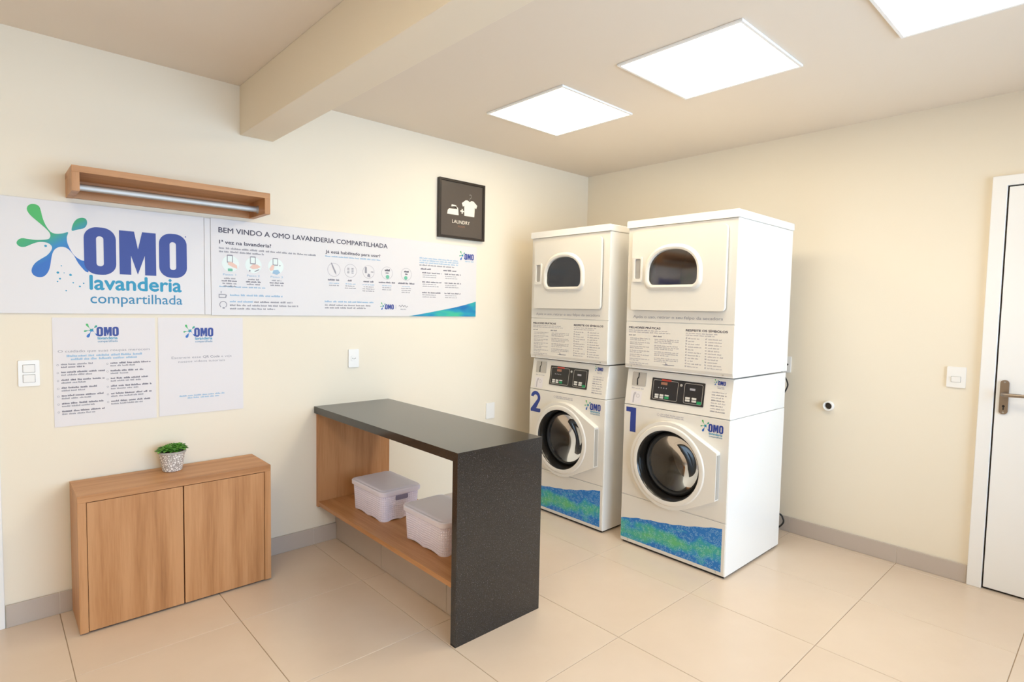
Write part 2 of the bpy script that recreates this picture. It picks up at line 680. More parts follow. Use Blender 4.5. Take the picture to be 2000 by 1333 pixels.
# walls, ceiling
T = 0.14
tag(MB().box(ROOM_X0 - T, 0, -0.1, T, T, CEIL + 0.1).build('wall_left', 'wall'), 'cream painted wall with the signs', kind='structure')
tag(MB().box(0, ROOM_Y0 - T, -0.1, T, 0, CEIL + 0.1).build('wall_right', 'wall'), 'cream painted wall behind the machines', kind='structure')
tag(MB().box(ROOM_X0 - T, ROOM_Y0 - T, -0.1, ROOM_X0, 0, CEIL + 0.1).build('wall_far_left', 'wall'), 'cream painted side wall', kind='structure')
m = MB()
m.box(ROOM_X0, ROOM_Y0 - T, -0.1, WIN[0], ROOM_Y0, CEIL + 0.1)
m.box(WIN[1], ROOM_Y0 - T, -0.1, 0, ROOM_Y0, CEIL + 0.1)
m.box(WIN[0], ROOM_Y0 - T, -0.1, WIN[1], ROOM_Y0, WIN[2])
m.box(WIN[0], ROOM_Y0 - T, WIN[3], WIN[1], ROOM_Y0, CEIL + 0.1)
tag(m.build('wall_near', 'wall'), 'cream painted wall behind the camera with a wide window', kind='structure')
tag(MB().box(ROOM_X0, ROOM_Y0, CEIL, 0, 0, CEIL + 0.1).build('ceiling', 'ceil'), 'plain painted ceiling', kind='structure')
# the down-stand beam
tag(MB().box(-2.864, ROOM_Y0, 2.336, -2.691, 0, CEIL).build('ceiling_beam', 'wall', bevel=0.003), 'boxed beam running across the ceiling to the sign wall', kind='structure')

# window behind the camera
wn = thing('window_1', 'wide white framed window behind the camera', None)
wn['kind'] = 'structure'
x0, x1, z0, z1 = WIN
m = MB()
yb, yf = ROOM_Y0 - 0.10, ROOM_Y0 - 0.04
m.box(x0, yb, z0, x0 + 0.05, yf, z1).box(x1 - 0.05, yb, z0, x1, yf, z1).box(x0 + 0.05, yb, z0, x1 - 0.05, yf, z0 + 0.05).box(x0 + 0.05, yb, z1 - 0.05, x1 - 0.05, yf, z1)
NP = 4
pw = (x1 - x0 - 0.10 - 0.06 * (NP - 1)) / NP
for k in range(1, NP):
    xm = x0 + 0.05 + k * pw + (k - 1) * 0.06
    m.box(xm, yb, z0 + 0.05, xm + 0.06, yf, z1 - 0.05)
m.build('window_frame', 'trim', wn, weld=False)
for k in range(NP):
    a = x0 + 0.05 + k * (pw + 0.06)
    b = a + pw
    MB().box(a, yb + 0.027, z0 + 0.05, b, yb + 0.033, z1 - 0.05).build('pane', 'winglass', wn)

# door in the right wall (local frame: x = -y of the room, front = -x)
dr = thing('door_1', 'white flush door with a lever handle', None, (0, -2.742, 0), -PI / 2)
dr['kind'] = 'structure'
CW, LW, DH = 0.062, 0.80, 2.120
m = MB()
m.prism([(0, 0), (CW, 0), (CW, DH), (CW + LW, DH), (CW + LW, 0), (2 * CW + LW, 0), (2 * CW + LW, DH + 0.052), (0, DH + 0.052)], -0.0005, -0.020)
m.build('door_casing', 'trim', dr, bevel=0.003)
m = MB().box(CW + 0.001, -0.004, 0.002, CW + LW - 0.001, -0.0005, DH - 0.001)
m.build('door_gap', 'gap', dr)
leaf = MB().box(CW + 0.007, -0.014, 0.012, CW + LW - 0.007, -0.0042, DH - 0.007).build('door_leaf', 'trim', dr, bevel=0.002)
hx = 0.103
hd = MB().prism(rrect(hx - 0.018, 0.943, hx + 0.018, 1.121, 0.017), -0.014, -0.021).build('handle_plate', 'nickel', dr, bevel=0.002)
m = MB().tube([(hx, -0.018, 1.049), (hx, -0.045, 1.049), (hx, -0.062, 1.049), (hx + 0.006, -0.069, 1.049), (hx + 0.02, -0.072, 1.049), (hx + 0.06, -0.072, 1.050), (hx + 0.125, -0.070, 1.051)], [0.011, 0.011, 0.010, 0.010, 0.010, 0.0095, 0.008], 14)
m.build('lever', 'nickel', dr, smooth=True)
m = MB()
m.flat(circ(hx, 0.985, 0.006, 14), -0.0213).flat(rrect(hx - 0.0025, 0.966, hx + 0.0025, 0.982, 0.002, 3), -0.0213)
m.build('keyhole', 'gap', dr, recalc=False)
for zz in (1.110, 0.953):
    MB().lathe_y(hx, zz, [(0.0, -0.0225), (0.004, -0.0225), (0.0045, -0.021)], 12).build('screw', 'alu', dr, smooth=True)

# door at the left end of the sign wall, only its casing edge is in view
dl = thing('door_2', 'white door at the left end of the sign wall', None, (-4.775, 0, 0), 0)
dl['kind'] = 'structure'
CL = 0.92
m = MB().prism([(0, 0), (CW, 0), (CW, DH), (CL - CW, DH), (CL - CW, 0), (CL, 0), (CL, DH + 0.052), (0, DH + 0.052)], -0.0005, -0.014)
m.build('door_casing', 'trim', dl, bevel=0.003)
MB().box(CW + 0.001, -0.004, 0.002, CL - CW - 0.001, -0.0005, DH - 0.001).build('door_gap', 'gap', dl)
MB().box(CW + 0.007, -0.012, 0.012, CL - CW - 0.007, -0.0042, DH - 0.007).build('door_leaf', 'trim', dl, bevel=0.002)


# baseboards, laid in pieces that follow the floor tiles
def baseboard(name, horizontal, cuts, label):
    H, TH = 0.100, 0.012
    if horizontal:
        base = MB().box(cuts[0], -TH + 0.002, 0, cuts[-1], -0.0005, H - 0.001)
    else:
        base = MB().box(-TH + 0.002, cuts[0], 0, -0.0005, cuts[-1], H - 0.001)
    root = tag(base.build(name, 'skirtgrout'), label, kind='structure')
    for a, b in zip(cuts, cuts[1:]):
        g = 0.0014
        if horizontal:
            q = MB().box(a + g, -TH, 0.001, b - g, -0.001, H)
        else:
            q = MB().box(-TH, a + g, 0.001, -0.001, b - g, H)
        q.build('baseboard_tile', 'skirt', root, bevel=0.001, seg=1)


PLX = -2.322                                              # face of the counter's plinth
bl = [-3.852] + [x for x in xs if -3.852 + 0.05 < x < PLX - 0.08] + [PLX]
baseboard('baseboard_left', True, bl, 'taupe tile baseboard under the signs')
bl = [-1.96] + [x for x in xs if -1.9 < x < -0.02] + [-0.0135]
baseboard('baseboard_left_far', True, bl, 'taupe tile baseboard behind the counter')
br = [-2.741] + [y for y in ys if -2.7 < y < -0.02] + [-0.0135]
baseboard('baseboard_right', False, br, 'taupe tile baseboard along the machine wall')

# ================================================================== CEILING LIGHTS
for cx, cy, lab in ((-1.384, -0.934, 'square flush ceiling light panel nearest the room corner'),
                    (-1.384, -1.880, 'square flush ceiling light panel in the middle of the row'),
                    (-1.384, -2.868, 'square flush ceiling light panel nearest the camera, cut by the frame'),
                    (-4.100, -1.880, 'square flush ceiling light panel left of the beam, in line with the middle one'),
                    (-4.100, -2.868, 'square flush ceiling light panel left of the beam, nearest the window')):
    t = thing('ceiling_light', lab, 'ceiling light', (cx, cy, CEIL), 0, 'flush ceiling light panels')
    h, b = 0.302, 0.014
    m = MB()
    r0 = [(-h, -h), (h, -h), (h, h), (-h, h)]
    r1 = [(-h + b, -h + b), (h - b, -h + b), (h - b, h - b), (-h + b, h - b)]
    fz = lambda x, y, z: (x, z, y)
    m.prism(r0, -0.0005, -0.011, [r1], f=fz)
    m.build('light_frame', 'trim', t, bevel=0.002)
    MB().box(-h + b, -h + b, -0.009, h - b, h - b, -0.002).build('diffuser', 'panel', t)

# ================================================================== SIGNS ON THE LEFT WALL
# big logo banner (local origin = lower left corner on the wall)
YB = -0.0106
s1 = thing('logo_banner', 'white wall banner with the large blue logo and green-blue splash', 'sign', (-3.850, 0, 1.380))
MB().box(0, -0.010, 0, 0.803, -0.0005, 0.500).build('board', 'board', s1, bevel=0.001, seg=1)
MB().box(0.8045, -0.010, 0, 0.8335, -0.0005, 0.498).build('edge_strip', 'board', s1, bevel=0.001, seg=1)
logo(s1, -3.548 + 3.850, 1.5613 - 1.380, 1.0, YB)

# long instruction banner
s2 = thing('instruction_banner', 'long white welcome banner with steps, icons and blue-green swoosh', 'sign', (-3.015, 0, 1.376))
MB().box(0, -0.010, 0, 1.775, -0.0005, 0.506).build('board', 'board', s2, bevel=0.001, seg=1)
OX, OZ = 3.015, -1.376
X = lambda v: v + OX
Zz = lambda v: v + OZ
m = MB()
text(m, 'BEM VINDO A OMO LAVANDERIA COMPARTILHADA', X(-2.977), Zz(1.811), w=1.001, h=0.027, bold=0.018, y=YB)
m.build('title_lettering', 'inkd', s2, recalc=False)
m = MB()
text(m, '1ª vez na lavanderia?', X(-2.974), Zz(1.753), w=0.266, h=0.019, bold=0.022, y=YB)
m.build('heading_lettering', 'inkd', s2, recalc=False)
m = MB()
text(m, 'Já está habilitado para usar?', X(-2.391), Zz(1.750), w=0.363, h=0.018, bold=0.018, y=YB)
m.build('heading_lettering', 'inkd', s2, recalc=False)
g1, g2, g3 = MB(), MB(), MB()                              # dark, grey and pale blue small print
greek(g2, X(-2.976), Zz(1.726), 0.525, 0.0085, YB)
greek(g2, X(-2.976), Zz(1.708), 0.230, 0.0085, YB)
greek(g3, X(-2.393), Zz(1.728), 0.365, 0.0075, YB)
for k, (a, b) in enumerate(((-2.957, -2.893), (-2.836, -2.770), (-2.711, -2.644))):
    c = (a + b) / 2
    text(g3, 'Passo %d' % (k + 1), X(c), Zz(1.588), w=b - a, h=0.010, bold=0.01, align='c', y=YB)
    for j in range(4 if k == 0 else 3):
        wl = (0.055, 0.078, 0.070, 0.060)[j]
        greek(g1 if j == 1 else g2, X(c) - wl / 2, Zz(1.569 - 0.0135 * j), wl, 0.0065, YB)
greek(g3, X(-2.976), Zz(1.525), 0.240, 0.006, YB)
greek(g3, X(-2.924), Zz(1.480), 0.281, 0.0085, YB)
greek(g3, X(-2.925), Zz(1.446), 0.120, 0.0085, YB)
greek(g2, X(-2.800), Zz(1.446), 0.212, 0.0085, YB)
greek(g2, X(-2.925), Zz(1.426), 0.370, 0.0080, YB)
greek(g2, X(-2.925), Zz(1.408), 0.239, 0.0080, YB)
greek(g3, X(-2.396), Zz(1.458), 0.323, 0.0085, YB)
greek(g2, X(-2.395), Zz(1.437), 0.302, 0.0080, YB)
greek(g2, X(-2.395), Zz(1.421), 0.268, 0.0080, YB)
cs = ((-2.3385, 0.076), (-2.231, 0.036), (-2.109, 0.070), (-1.978, 0.119), (-1.834, 0.123))
for k, (c, wl) in enumerate(cs):
    greek(g1, X(c) - wl / 2, Zz(1.588), wl, 0.009, YB)
    for j in range((2, 3, 4, 3, 4)[k]):
        ww = random.uniform(0.06, 0.085)
        greek(g2 if j else g3, X(c) - ww / 2, Zz(1.570 - 0.013 * j), ww, 0.005, YB)
for j, zz in enumerate((1.765, 1.750, 1.735, 1.718)):
    greek(g3 if j < 3 else g2, X(-1.732), Zz(zz), 0.326 if j < 3 else 0.29, 0.008, YB)
for xx, ww in ((-1.722, 0.160), (-1.535, 0.140)):
    greek(g1, X(xx), Zz(1.692), 0.085 if xx < -1.6 else 0.11, 0.009, YB)
    for zz in (1.668, 1.606, 1.534):
        greek(g1, X(xx + 0.012), Zz(zz), ww, 0.0075, YB)
        for j in (1, 2):
            greek(g2, X(xx + 0.016), Zz(zz - 0.014 * j), ww * random.uniform(0.6, 0.85), 0.005, YB)
text(g2, '|', X(-1.912), Zz(1.432), h=0.020, y=YB)
# the curly signature beside the small logo
sg = []
for i in range(60):
    u = i / 59
    sg.append((X(-1.888) + 0.068 * u, YB, Zz(1.441) + 0.007 * math.sin(u * 21) * (1 - 0.4 * u) + 0.004 * math.sin(u * 4)))
sm = MB()
sm.tube(sg, 0.0011, 5)
greek(g2, X(-1.876), Zz(1.420), 0.045, 0.005, YB)
sm.build('signature_print', 'inkd', s2)
tag(g1.build('small_print', 'inks', s2, recalc=False), kind='stuff')
tag(g2.build('small_print', 'inkg', s2, recalc=False), kind='stuff')
tag(g3.build('small_print', 'inkl', s2, recalc=False), kind='stuff')
# round step icons
for k, (a, b) in enumerate(((-2.961, -2.878), (-2.846, -2.759), (-2.724, -2.640))):
    c = X((a + b) / 2)
    zc = Zz(1.651)
    d = MB()
    d.flat(circ(c, zc, 0.043, 28), YB)
    disc = d.build('step_icon', 'mint', s2, recalc=False)
    y2 = YB - 0.0003
    q = MB()
    q.flat(rrect(c - 0.018, zc + 0.004, c + 0.012, zc + 0.047, 0.004, 3), y2, [rrect(c - 0.014, zc + 0.010, c + 0.008, zc + 0.041, 0.002, 2)])
    if k == 2:
        q.flat(circ(c + 0.022, zc + 0.006, 0.004, 10), y2)
    q.build('phone_print', 'inkg', disc, recalc=False)
    q = MB()
    if k == 0:
        q.flat([(c - 0.014, zc + 0.006), (c + 0.004, zc + 0.010), (c + 0.032, zc - 0.008), (c + 0.034, zc - 0.026), (c + 0.010, zc - 0.018), (c - 0.012, zc - 0.006)], y2 - 0.0002)
    elif k == 1:
        q.flat([(c - 0.020, zc - 0.014), (c - 0.004, zc + 0.004), (c + 0.020, zc + 0.004), (c + 0.038, zc - 0.008), (c + 0.022, zc - 0.018), (c - 0.004, zc - 0.022)], y2 - 0.0002)
    else:
        q.flat([(c - 0.036, zc - 0.016), (c - 0.022, zc + 0.008), (c - 0.008, zc + 0.006), (c - 0.014, zc - 0.022), (c - 0.030, zc - 0.026)], y2 - 0.0002)
    q.build('hand_print', 'peach', disc, recalc=False)
    q = MB()
    if k == 0:
        q.flat(rrect(c - 0.014, zc - 0.040, c + 0.010, zc - 0.026, 0.003, 3), y2)
        q.build('badge_print', 'green', disc, recalc=False)
    elif k == 1:
        q.flat(circ(c - 0.020, zc - 0.032, 0.005, 10), y2)
        q.build('badge_print', 'inkg', disc, recalc=False)
        q = MB().flat([(c + 0.006, zc - 0.038), (c + 0.030, zc - 0.026), (c + 0.030, zc - 0.020), (c + 0.006, zc - 0.032)], y2)
        q.build('badge_print', 'inkg', disc, recalc=False)
    else:
        q.flat([(c - 0.020, zc - 0.040), (c - 0.014, zc - 0.022), (c + 0.012, zc - 0.018), (c + 0.024, zc - 0.034), (c + 0.006, zc - 0.046)], y2)
        q.build('badge_print', 'inkl', disc, recalc=False)
# round usage icons, outlined
for k, (c0, _) in enumerate(cs):
    c = X(c0)
    zc = Zz(1.653)
    d = MB()
    d.flat(circ(c, zc, 0.041, 30), YB, [circ(c, zc, 0.0385, 30)])
    disc = d.build('usage_icon', 'inkp', s2, recalc=False)
    y2 = YB - 0.0003
    q = MB()
    if k == 0:
        q.flat([(c - 0.020, zc + 0.040), (c - 0.014, zc + 0.042), (c + 0.012, zc - 0.010), (c + 0.016, zc - 0.030), (c + 0.004, zc - 0.016), (c - 0.008, zc + 0.010)], y2)
        q.build('icon_print', 'inkg', disc, recalc=False)
    elif k == 1:
        for dx in (-0.022, 0.006):
            for j in range(4):
                q.rect(c + dx, zc + 0.012 - 0.009 * j, c + dx + 0.014, zc + 0.017 - 0.009 * j, y2)
        q.build('icon_print', 'inkg', disc, recalc=False)
    elif k == 2:
        q.flat(rrect(c - 0.026, zc - 0.008, c - 0.012, zc + 0.030, 0.003, 3), y2)
        q.rect(c + 0.016, zc - 0.002, c + 0.034, zc + 0.004, y2)
        q.flat([(c - 0.010, zc - 0.028), (c + 0.012, zc - 0.034), (c + 0.010, zc - 0.014), (c - 0.004, zc - 0.010)], y2)
        q.build('icon_print', 'inkg', disc, recalc=False)
    else:
        q.flat(circ(c + (0.004 if k == 3 else -0.004), zc - 0.024, 0.013, 16), y2)
        q.build('icon_print', 'green', disc, recalc=False)
        q = MB()
        greek(q, c - 0.016, zc + 0.012, 0.036, 0.012, y2)
        greek(q, c - 0.010, zc - 0.002, 0.022, 0.006, y2)
        q.build('icon_print', 'inkd', disc, recalc=False)
# iron and headset symbols
m = MB()
c, zc = X(-2.9595), Zz(1.480)
m.flat([(c - 0.020, zc - 0.012), (c + 0.016, zc - 0.012), (c + 0.021, zc + 0.004), (c + 0.012, zc + 0.009), (c - 0.020, zc + 0.009)], YB, [[(c - 0.016, zc - 0.007), (c + 0.012, zc - 0.007), (c + 0.014, zc + 0.004), (c - 0.016, zc + 0.004)]])
m.rect(c - 0.010, zc + 0.012, c - 0.006, zc + 0.024, YB)
c, zc = X(-2.9575), Zz(1.433)
ring_o = [(c + 0.019 * math.cos(a), zc + 0.019 * math.sin(a)) for a in [math.radians(-50 + 280 * i / 24) for i in range(25)]]
ring_i = [(c + 0.015 * math.cos(a), zc + 0.015 * math.sin(a)) for a in [math.radians(-50 + 280 * i / 24) for i in range(24, -1, -1)]]
m.flat(ring_o + ring_i, YB)
m.flat(rrect(c - 0.004, zc - 0.021, c + 0.008, zc - 0.014, 0.002, 2), YB)
m.build('symbol_print', 'inkg', s2, recalc=False)
# swoosh in the corner
top = [(-1.815, 1.3775), (-1.76, 1.385), (-1.692, 1.396), (-1.62, 1.408), (-1.557, 1.419), (-1.48, 1.432), (-1.415, 1.444), (-1.33, 1.463), (-1.2415, 1.486)]
m = MB().flat([(X(a), Zz(b)) for a, b in top] + [(X(-1.2415), Zz(1.3772))], YB)
m.build('swoosh_print', 'swoosh', s2, recalc=False)
logo(s2, X(-1.990), Zz(1.420), 0.150, YB, sub=False, dots=False, n=1)
logo(s2, X(-1.352), Zz(1.783), 0.200, YB, sub=False, dots=False, n=1)
m = MB()
greek(m, X(-1.345), Zz(1.768), 0.078, 0.008, YB)
m.build('subtitle_lettering', 'inkl', s2, recalc=False)

# the two paper notices under the banners
YS = -0.0036
s3 = thing('care_notice', 'white notice sheet with two columns of small print under the logo banner', 'notice', (-3.668, 0, 0.864))
MB().box(0, -0.003, 0, 0.399, -0.0005, 0.498).build('sheet', 'paper', s3)
ax = lambda v: v + 3.668
az = lambda v: v - 0.864
logo(s3, ax(-3.506), az(1.274), 0.205, YS, sub=True, dots=False, n=2)
m = MB()
text(m, 'O cuidado que suas roupas merecem', ax(-3.650), az(1.203), w=0.356, h=0.0115, y=YS)
m.build('heading_lettering', 'inkg', s3, recalc=False)
m = MB()
greek(m, ax(-3.619), az(1.182), 0.295, 0.0085, YS)
greek(m, ax(-3.604), az(1.167), 0.262, 0.0085, YS)
tag(m.build('subheading_lettering', 'inkl', s3, recalc=False), kind='stuff')
g1, g2, g3 = MB(), MB(), MB()
for j, wl in enumerate((0.119, 0.162, 0.160, 0.130, 0.155, 0.157, 0.160)):
    zz = az(1.146 - 0.0359 * j)
    greek(g1 if j else g2, ax(-3.640), zz, wl, 0.0068, YS)
    greek(g1 if j == 0 else g2, ax(-3.640), zz - 0.0125, wl * random.uniform(0.6, 0.85), 0.0062, YS)
    g3.flat(circ(ax(-3.652), zz + 0.001, 0.0042, 10), YS, [circ(ax(-3.652), zz + 0.001, 0.0030, 10)])
for j, wl in enumerate((0.166, 0.134, 0.153, 0.166, 0.166, 0.160)):
    zz = az(1.143 - 0.0365 * j)
    greek(g1, ax(-3.455), zz, wl, 0.0068, YS)
    greek(g2, ax(-3.455), zz - 0.0125, wl * random.uniform(0.55, 0.85), 0.0062, YS)
    g3.flat(circ(ax(-3.467), zz + 0.001, 0.0042, 10), YS, [circ(ax(-3.467), zz + 0.001, 0.0030, 10)])
tag(g1.build('small_print', 'inks', s3, recalc=False), kind='stuff')
tag(g2.build('small_print', 'inkg', s3, recalc=False), kind='stuff')
tag(g3.build('bullet_print', 'inkg', s3, recalc=False), kind='stuff')

s4 = thing('tutorial_notice', 'white notice sheet with small logo and two short lines of text', 'notice', (-3.257, 0, 0.867))
MB().box(0, -0.003, 0, 0.399, -0.0005, 0.496).build('sheet', 'paper', s4)
bx = lambda v: v + 3.257
bz = lambda v: v - 0.867
logo(s4, bx(-3.096), bz(1.264), 0.215, YS, sub=True, dots=False, n=2)
m = MB()
text(m, 'Escaneie esse', bx(-3.200), bz(1.154), w=0.135, h=0.0115, y=YS)
text(m, 'QR Code', bx(-3.056), bz(1.154), w=0.080, h=0.0120, bold=0.02, y=YS)
text(m, 'e veja', bx(-2.968), bz(1.154), w=0.052, h=0.0115, y=YS)
text(m, 'nossos vídeos tutoriais', bx(-3.060), bz(1.133), w=0.220, h=0.0115, align='c', y=YS)
m.build('heading_lettering', 'inkg', s4, recalc=False)
m = MB()
greek(m, bx(-3.167), bz(0.958), 0.215, 0.0065, YS)
greek(m, bx(-3.130), bz(0.946), 0.150, 0.0065, YS)
tag(m.build('small_print', 'inkl', s4, recalc=False), kind='stuff')

# framed picture
pf = thing('framed_picture', 'small dark framed laundry print with iron and shirt high on wall', 'picture', (-1.588, 0, 1.925))
FW = 0.404
m = MB().prism([(0, 0), (FW, 0), (FW, FW), (0, FW)], -0.0005, -0.030, [[(0.016, 0.016), (FW - 0.016, 0.016), (FW - 0.016, FW - 0.016), (0.016, FW - 0.016)]])
m.build('frame', 'frame', pf, bevel=0.0015)
MB().box(0.016, -0.020, 0.016, FW - 0.016, -0.001, FW - 0.016).build('print', 'slate', pf)
yp = -0.0206
px = lambda v: v + 1.588
pz = lambda v: v - 1.925
m = MB()
m.flat([(px(-1.516), pz(2.089)), (px(-1.417), pz(2.089)), (px(-1.421), pz(2.131)), (px(-1.500), pz(2.127)), (px(-1.512), pz(2.115))], yp)
m.flat([(px(-1.483), pz(2.143)), (px(-1.436), pz(2.148)), (px(-1.424), pz(2.140)), (px(-1.421), pz(2.132)), (px(-1.428), pz(2.131)), (px(-1.434), pz(2.139)), (px(-1.440), pz(2.156)), (px(-1.478), pz(2.158))], yp)
m.build('iron_print', 'cream', pf, recalc=False)
m = MB()
m.rect(px(-1.402), pz(2.116), px(-1.370), pz(2.126), yp).rect(px(-1.391), pz(2.104), px(-1.381), pz(2.138), yp - 0.0002)
m.build('plus_print', 'cream', pf, recalc=False)
m = MB()
m.flat([(px(a), pz(b)) for a, b in [(-1.366, 2.092), (-1.276, 2.092), (-1.272, 2.160), (-1.260, 2.152), (-1.250, 2.176), (-1.284, 2.202), (-1.302, 2.204), (-1.320, 2.194), (-1.338, 2.203), (-1.356, 2.202), (-1.390, 2.178), (-1.380, 2.154), (-1.368, 2.162)]], yp)
m.build('shirt_print', 'cream', pf, recalc=False)
m = MB()
m.tube([(px(-1.320), yp, pz(2.203)), (px(-1.318), yp, pz(2.216)), (px(-1.306), yp, pz(2.226)), (px(-1.304), yp, pz(2.238)), (px(-1.312), yp, pz(2.246)), (px(-1.324), yp, pz(2.242))], 0.0016, 6)
m.build('hanger_print', 'shade', pf)
m = MB()
text(m, 'LAUNDRY', px(-1.472), pz(2.031), w=0.156, h=0.024, bold=0.0, y=yp)
m.build('title_lettering', 'cream', pf, recalc=False)
m = MB()
text(m, 'ROOM', px(-1.391), pz(2.006), w=0.058, h=0.013, align='c', y=yp)
m.build('subtitle_lettering', 'rust', pf, recalc=False)

# ================================================================== HANGING RAIL SHELF
sh = thing('hanging_rail_shelf', 'oak wall shelf box with an aluminium clothes rail underneath', 'shelf', (-3.608, 0, 1.900))
W_, D_, H_, b = 0.811, 0.250, 0.106, 0.027
MB().box(0, -D_, H_ - b, W_, -0.0005, H_).build('top_board', 'woodx', sh, bevel=0.001)
MB().box(0, -D_, 0, b, -0.0005, H_ - b).build('side_board', 'woodz', sh, bevel=0.001)
MB().box(W_ - b, -D_, 0, W_, -0.0005, H_ - b).build('side_board', 'woodz', sh, bevel=0.001)
MB().box(b, -0.018, 0.001, W_ - b, -0.0005, H_ - b).build('back_board', 'woodx', sh)
m = MB()
oval = [(0.0075 * math.cos(2 * PI * i / 20), 0.015 * math.sin(2 * PI * i / 20)) for i in range(20)]
r0 = [(b, -0.150 + a, 0.032 + c) for a, c in oval]
r1 = [(W_ - b, -0.150 + a, 0.032 + c) for a, c in oval]
m.rings([r0, r1])
m.build('clothes_rail', 'alu', sh, smooth=True)
for xx in (b, W_ - b - 0.006):
    m = MB()
    ov = [(1.6 * a, 1.35 * c) for a, c in oval]
    m.rings([[(xx, -0.150, 0.032)], [(xx, -0.150 + a, 0.032 + c) for a, c in ov], [(xx + 0.006, -0.150 + a, 0.032 + c) for a, c in ov], [(xx + 0.006, -0.150, 0.032)]])
    m.build('rail_socket', 'alu', sh)

# ================================================================== LOW CABINET AND PLANT
cb = thing('low_cabinet', 'shallow oak cabinet with two plain doors standing below the notices', 'cabinet', (-3.621, -0.013, 0))
W_, D_, H_, b = 0.803, 0.283, 0.610, 0.031
MB().box(0, -D_, H_ - b, W_, 0, H_).build('top_board', 'woodx', cb, bevel=0.001)
MB().box(0, -D_, 0.008, b, 0, H_ - b).build('side_board', 'woodz', cb, bevel=0.001)
MB().box(W_ - b, -D_, 0.008, W_, 0, H_ - b).build('side_board', 'woodz', cb, bevel=0.001)
MB().box(b, -D_ + 0.022, 0.030, W_ - b, 0, H_ - b).build('carcass', 'gap', cb)
MB().box(0.02, -D_ + 0.02, 0.0, W_ - 0.02, -0.02, 0.030).build('plinth', 'gap', cb)
xm = W_ / 2
for a, c in ((b + 0.002, xm - 0.003), (xm + 0.002, W_ - b - 0.002)):
    MB().box(a, -D_ + 0.002, 0.010, c, -D_ + 0.021, H_ - b - 0.003).build('cabinet_door', 'woodz', cb, bevel=0.001)

pl = thing('potted_succulent', 'small green plant in a patterned white pot on oak cabinet', 'potted plant', (-3.2235, -0.098, 0.610))
pot = MB()
pot.lathe_z(0, 0, [(0, 0.0), (0.038, 0.0), (0.043, 0.004), (0.049, 0.040), (0.056, 0.086), (0.060, 0.090), (0.060, 0.098), (0.055, 0.099), (0.052, 0.088), (0, 0.086)], 40)
pot.build('pot', 'pot', pl, smooth=True)
m = MB().lathe_z(0, 0, [(0.0595, 0.0905), (0.0612, 0.0915), (0.0612, 0.0985), (0.0595, 0.0995), (0.054, 0.0995)], 40)
m.build('pot_rim', 'shade', pl, smooth=True)
MB().lathe_z(0, 0, [(0, 0.0915), (0.053, 0.089)], 24).build('soil', 'soil', pl)
m = MB()


def leaf_shape(mb, base, d, up, L, W):
    d = Vector(d).normalized()
    side = d.cross(Vector(up))
    if side.length < 1e-3:
        side = Vector((1, 0, 0))
    side.normalize()
    nrm = side.cross(d)
    base = Vector(base)
    pts = []
    prof = ((0.0, 0.25, 0.0), (0.25, 0.8, 0.08), (0.55, 1.0, 0.12), (0.82, 0.6, 0.08))
    for t, w, c in prof:
        cpt = base + d * L * t + nrm * L * c
        pts.append([cpt - side * W * w, cpt - nrm * W * 0.35, cpt + side * W * w, cpt + nrm * W * 0.25])
    tip = base + d * L
    mb.rings(pts + [[tip]])


for cxx, cyy, czz, n, rr in ((-0.022, 0.0, 0.099, 70, 0.052), (0.022, -0.006, 0.104, 70, 0.052), (0.0, 0.022, 0.102, 46, 0.046), (0.000, -0.022, 0.097, 46, 0.040)):
    for i in range(n):
        a = i * 2.39996
        e = math.radians(85 - 88 * (i / n) ** 0.75)
        d = (math.cos(a) * math.cos(e), math.sin(a) * math.cos(e), math.sin(e))
        L = rr * (0.55 + 0.5 * i / n) * random.uniform(0.85, 1.1)
        leaf_shape(m, (cxx, cyy, czz), d, (0, 0, 1), L, L * 0.26)
leaf_shape(m, (-0.045, -0.01, 0.100), (-1, -0.1, 0.15), (0, 0, 1), 0.034, 0.007)
leaf_shape(m, (0.045, 0.0, 0.104), (1, 0.0, 0.25), (0, 0, 1), 0.028, 0.007)
m.build('foliage', 'leaf', pl, weld=False, smooth=True)

# ================================================================== COUNTER
ct = thing('folding_counter', 'black granite folding counter with oak lining and open shelf', 'counter', (-2.458, 0, 0))
W_, L_ = 0.501, 1.411
MB().box(0, -L_ + 0.034, 0.797, W_, -0.0005, 0.837).build('counter_top', 'granite', ct)
MB().box(0, -L_, 0.0, W_, -L_ + 0.034, 0.837).build('end_panel', 'granite', ct)
MB().box(0.014, -0.026, 0.228, W_ - 0.004, -0.0005, 0.7968).build('wall_panel', 'woodz', ct, bevel=0.0008)
MB().box(0.014, -L_ + 0.0345, 0.2625, W_ - 0.004, -L_ + 0.049, 0.7968).build('side_lining', 'woodz', ct, bevel=0.0008)
MB().box(0.014, -L_ + 0.0345, 0.238, W_ - 0.004, -0.0265, 0.262).build('shelf', 'woody', ct, bevel=0.0008)
px0 = PLX + 2.458
MB().box(px0 + 0.008, -L_ + 0.0345, 0, px0 + 0.22, -0.0005, 0.2378).build('plinth', 'skirtgrout', ct)
yc = [-L_ + 0.0345, -0.558 - 0.602, -0.558, -0.002]
for a, c in zip(yc, yc[1:]):
    MB().box(px0, a + 0.0014, 0.002, px0 + 0.0078, c - 0.0014, 0.2376).build('plinth_tile', 'skirt', ct, bevel=0.0008, seg=1)


# ---- woven storage baskets
def ring_rr(x0, y0, x1, y1, r, z, n=6):
    return [(a, b, z) for a, b in rrect(x0, y0, x1, y1, r, n)]


